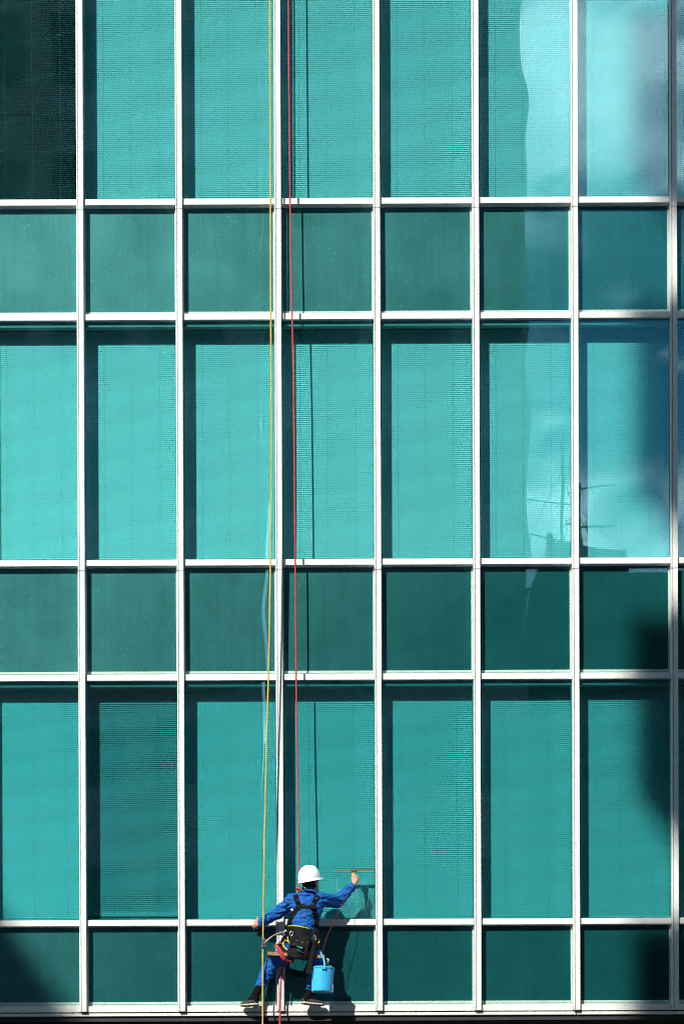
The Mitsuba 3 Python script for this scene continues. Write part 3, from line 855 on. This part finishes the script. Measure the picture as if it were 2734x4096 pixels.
put('safety_rope', rope_mesh([fp(617.8, -330, .25), fp(618.8, 0, .25), fp(620, 460, .25), fp(621, 735, .25), fp(622, 1100, .25), fp(620, 1290, .25), fp(617, 1480, .25), fp(613, 1640, .25), fp(606, 1950, .24), fp(603.5, 2100, .225), at(262, 1400, .20), at(262, 1819, .18), at(262, 2050, .175)], .0090), 'mat_yellow_rope', smooth=True)
tag('rope_grab', 'steel rope grab clamped on the yellow safety rope', 'rope grab')
put('rope_grab__body', cat(*[box(*np.sort(np.array([at(u0, v0, w0), at(u1, v1, w1)]), axis=0).T.ravel().tolist(), .004) for u0, v0, w0, u1, v1, w1 in
                             ((252, 922, .195, 287, 965, .235), (250, 960, .20, 297, 988, .245), (248, 985, .20, 268, 1020, .24), (276, 982, .20, 299, 1022, .24))]), 'mat_gunmetal')
put('rope_grab__pin', cat(*[trimesh.creation.icosphere(2, .007).apply_translation(at(u, v, .247)) for u, v in ((270, 930), (288, 965), (284, 1000), (262, 1006))]), 'mat_chrome', smooth=True)
tag('lanyard', 'grey rope lanyard from the harness to the rope grab', 'lanyard')
put('lanyard', rope_mesh([at(498, 852, .43), at(450, 862, .38), at(400, 880, .33), at(350, 910, .28), at(312, 945, .25), at(286, 956, .245)], .0072, .03), 'mat_grey_rope', smooth=True)
put('lanyard__splice', rope_mesh([at(352, 908, .283), at(320, 936, .256), at(294, 955, .248)], .0115, .028), 'mat_grey_rope', smooth=True)

tag('bucket', 'sky blue plastic bucket hanging from the right end of the seat board', 'bucket')
bt, bb = at(893, 1232, .36), at(880, 1487, .36)
hgt = bt[2] - bb[2]


def lathe(prof, c, tilt=0.0, n=44):
    a = np.arange(n) * 2 * np.pi / n
    v = np.vstack([np.stack([r * np.cos(a), r * np.sin(a), z + 0 * a], 1) for r, z in prof])
    i, j = np.meshgrid(np.arange(len(prof) - 1), np.arange(n), indexing='ij')
    q = np.stack([i * n + j, i * n + (j + 1) % n, (i + 1) * n + (j + 1) % n, (i + 1) * n + j], -1).reshape(-1, 4)
    M = np.array([[math.cos(tilt), 0, math.sin(tilt)], [0, 1, 0], [-math.sin(tilt), 0, math.cos(tilt)]])
    return trimesh.Trimesh(v @ M.T + c, np.vstack([q[:, [0, 1, 2]], q[:, [0, 2, 3]]]), process=False)


TB = 0.04
put('bucket__pail', lathe([(0.001, .012), (.094, .012), (.098, .003), (.105, 0), (.110, .004), (.1125, .012), (.122, hgt - .02), (.122, hgt), (.118, hgt), (.108, .016), (.001, .016)], bb, TB), 'mat_bucket', smooth=35)
put('bucket__rim', lathe([(.121, hgt - .016), (.128, hgt - .014), (.129, hgt - .002), (.125, hgt + .003), (.117, hgt + .002), (.117, hgt - .01)], bb, TB), 'mat_bucket', smooth=35)
apex = at(868, 1080, .36)
piv = at(902, 1246, .36) - [0, .130, 0]
piv2 = at(902, 1246, .36) + [0, .130, 0]
put('bucket__handle', tube(smooth_path([piv, piv * .45 + apex * .55 + [.014, -.045, .01], apex, piv2 * .45 + apex * .55 + [.014, .045, .01], piv2], 31), .0095, 10), 'mat_bucket', smooth=True)
for q, s in ((piv, -1), (piv2, 1)):
    put('bucket__lug', box(q[0] - .022, q[0] + .022, q[1] - .010, q[1] + .012, q[2] - .022, q[2] + .014, .004), 'mat_bucket')
put('bucket__hook', ring(at(866, 1068, .36), .008, .020, .004), 'mat_chrome', smooth=True)
tag('scrub_brush', 'grey brush standing in the blue bucket', 'brush')
put('scrub_brush__handle', tube([at(925, 1300, .33), at(930, 1180, .34)], .015, 10), 'mat_dark_handle', smooth=40)
put('scrub_brush__bristles', wrinkle(skin(m3.Manifold.batch_hull([ball(at(930, 1180, .34), .017), ball(at(936, 1148, .34), .019)]), .005, 0), .008, 60, 3), 'mat_bristle')
tag('green_ring', 'small green ring on the rim of the blue bucket', 'ring')
put('green_ring', ring(at(964, 1217, .44), .016, .010, .003), 'mat_green_tag', smooth=True)
tag('tool_leash', 'thin pale cord dangling beside the blue bucket', 'cord')
put('tool_leash', tube(smooth_path([at(986, 1232, .40), at(984, 1290, .40), at(988, 1380, .40), at(994, 1420, .40), at(990, 1480, .40), at(965, 1502, .39)], 24), .0022, 5), 'mat_cable', smooth=True)


def coil(points, R_, r, turns):
    n = turns * 9
    c = smooth_path(points, n)
    t = np.gradient(c, axis=0)
    t /= np.linalg.norm(t, axis=1, keepdims=True)
    a = np.cross(t, [0, 1.0, 0])
    a /= np.linalg.norm(a, axis=1, keepdims=True)
    b = np.cross(t, a)
    ph = np.linspace(0, 2 * np.pi * turns, n)
    return tube(c + R_ * (np.cos(ph)[:, None] * a + np.sin(ph)[:, None] * b), r, 5)


tag('coil_cord', 'thin coiled red tool cord hanging from the right sleeve', 'cord')
put('coil_cord', coil([at(1212, 372, .13), at(1120, 520, .20), at(1058, 640, .26), at(985, 790, .31), at(930, 920, .34), at(905, 1000, .355), at(890, 1060, .36)], .0042, .0016, 84), 'mat_coil', smooth=True)


# ------------------------------------------------------------------ water on the glass round the worker
scene['mat_water'] = {'type': 'dielectric', 'int_ior': 1.33}


def drops(n, zone, y, seed, r0=0.0012, r1=0.0034, run=0.12):
    """Flattened beads of water and a few runs, clinging to a pane."""
    g = np.random.default_rng(seed)
    cap = trimesh.creation.icosphere(1, 1.0)
    out = []
    while len(out) < n:
        x, z = g.uniform(zone[0], zone[1]), g.uniform(zone[2], zone[3])
        if meshkit.noise(np.array([x * 9, z * 9, seed * 1.0])) < g.uniform(0.2, 0.75): continue
        r = r0 + (r1 - r0) * g.random() ** 3
        m = cap.copy()
        long = g.uniform(5, 22) if g.random() < run else g.uniform(1.0, 1.7)
        m.apply_scale([r, r * 0.55, r * long])
        m.apply_translation([x, y, z - r * long])
        out.append(m)
    return cat(*out)


XA, XB = XR[3] + 0.03, XL[4] - 0.02
tag('water_film', 'beads and runs of water on the wet glass below the squeegee', kind='stuff')
put('water_film', drops(1500, (XA + 0.26, XB, ZB[5] + 0.075, ZB[5] + 0.54), YG - 0.001, 3, 0.0012, 0.0042), 'mat_water', smooth=True)
tag('water_beads', 'fine water beads on the green panels round the worker', kind='stuff')
put('water_beads', cat(drops(420, (XA + 0.05, XB, ZB[6] + 0.13, ZB[5] - 0.06), 0.0705, 5, 0.0010, 0.0028, 0.04), drops(300, (XR[2] + 0.1, XL[3] - 0.03, ZB[6] + 0.13, ZB[5] - 0.06), 0.0705, 6, 0.0010, 0.0024, 0.06)), 'mat_water', smooth=True)
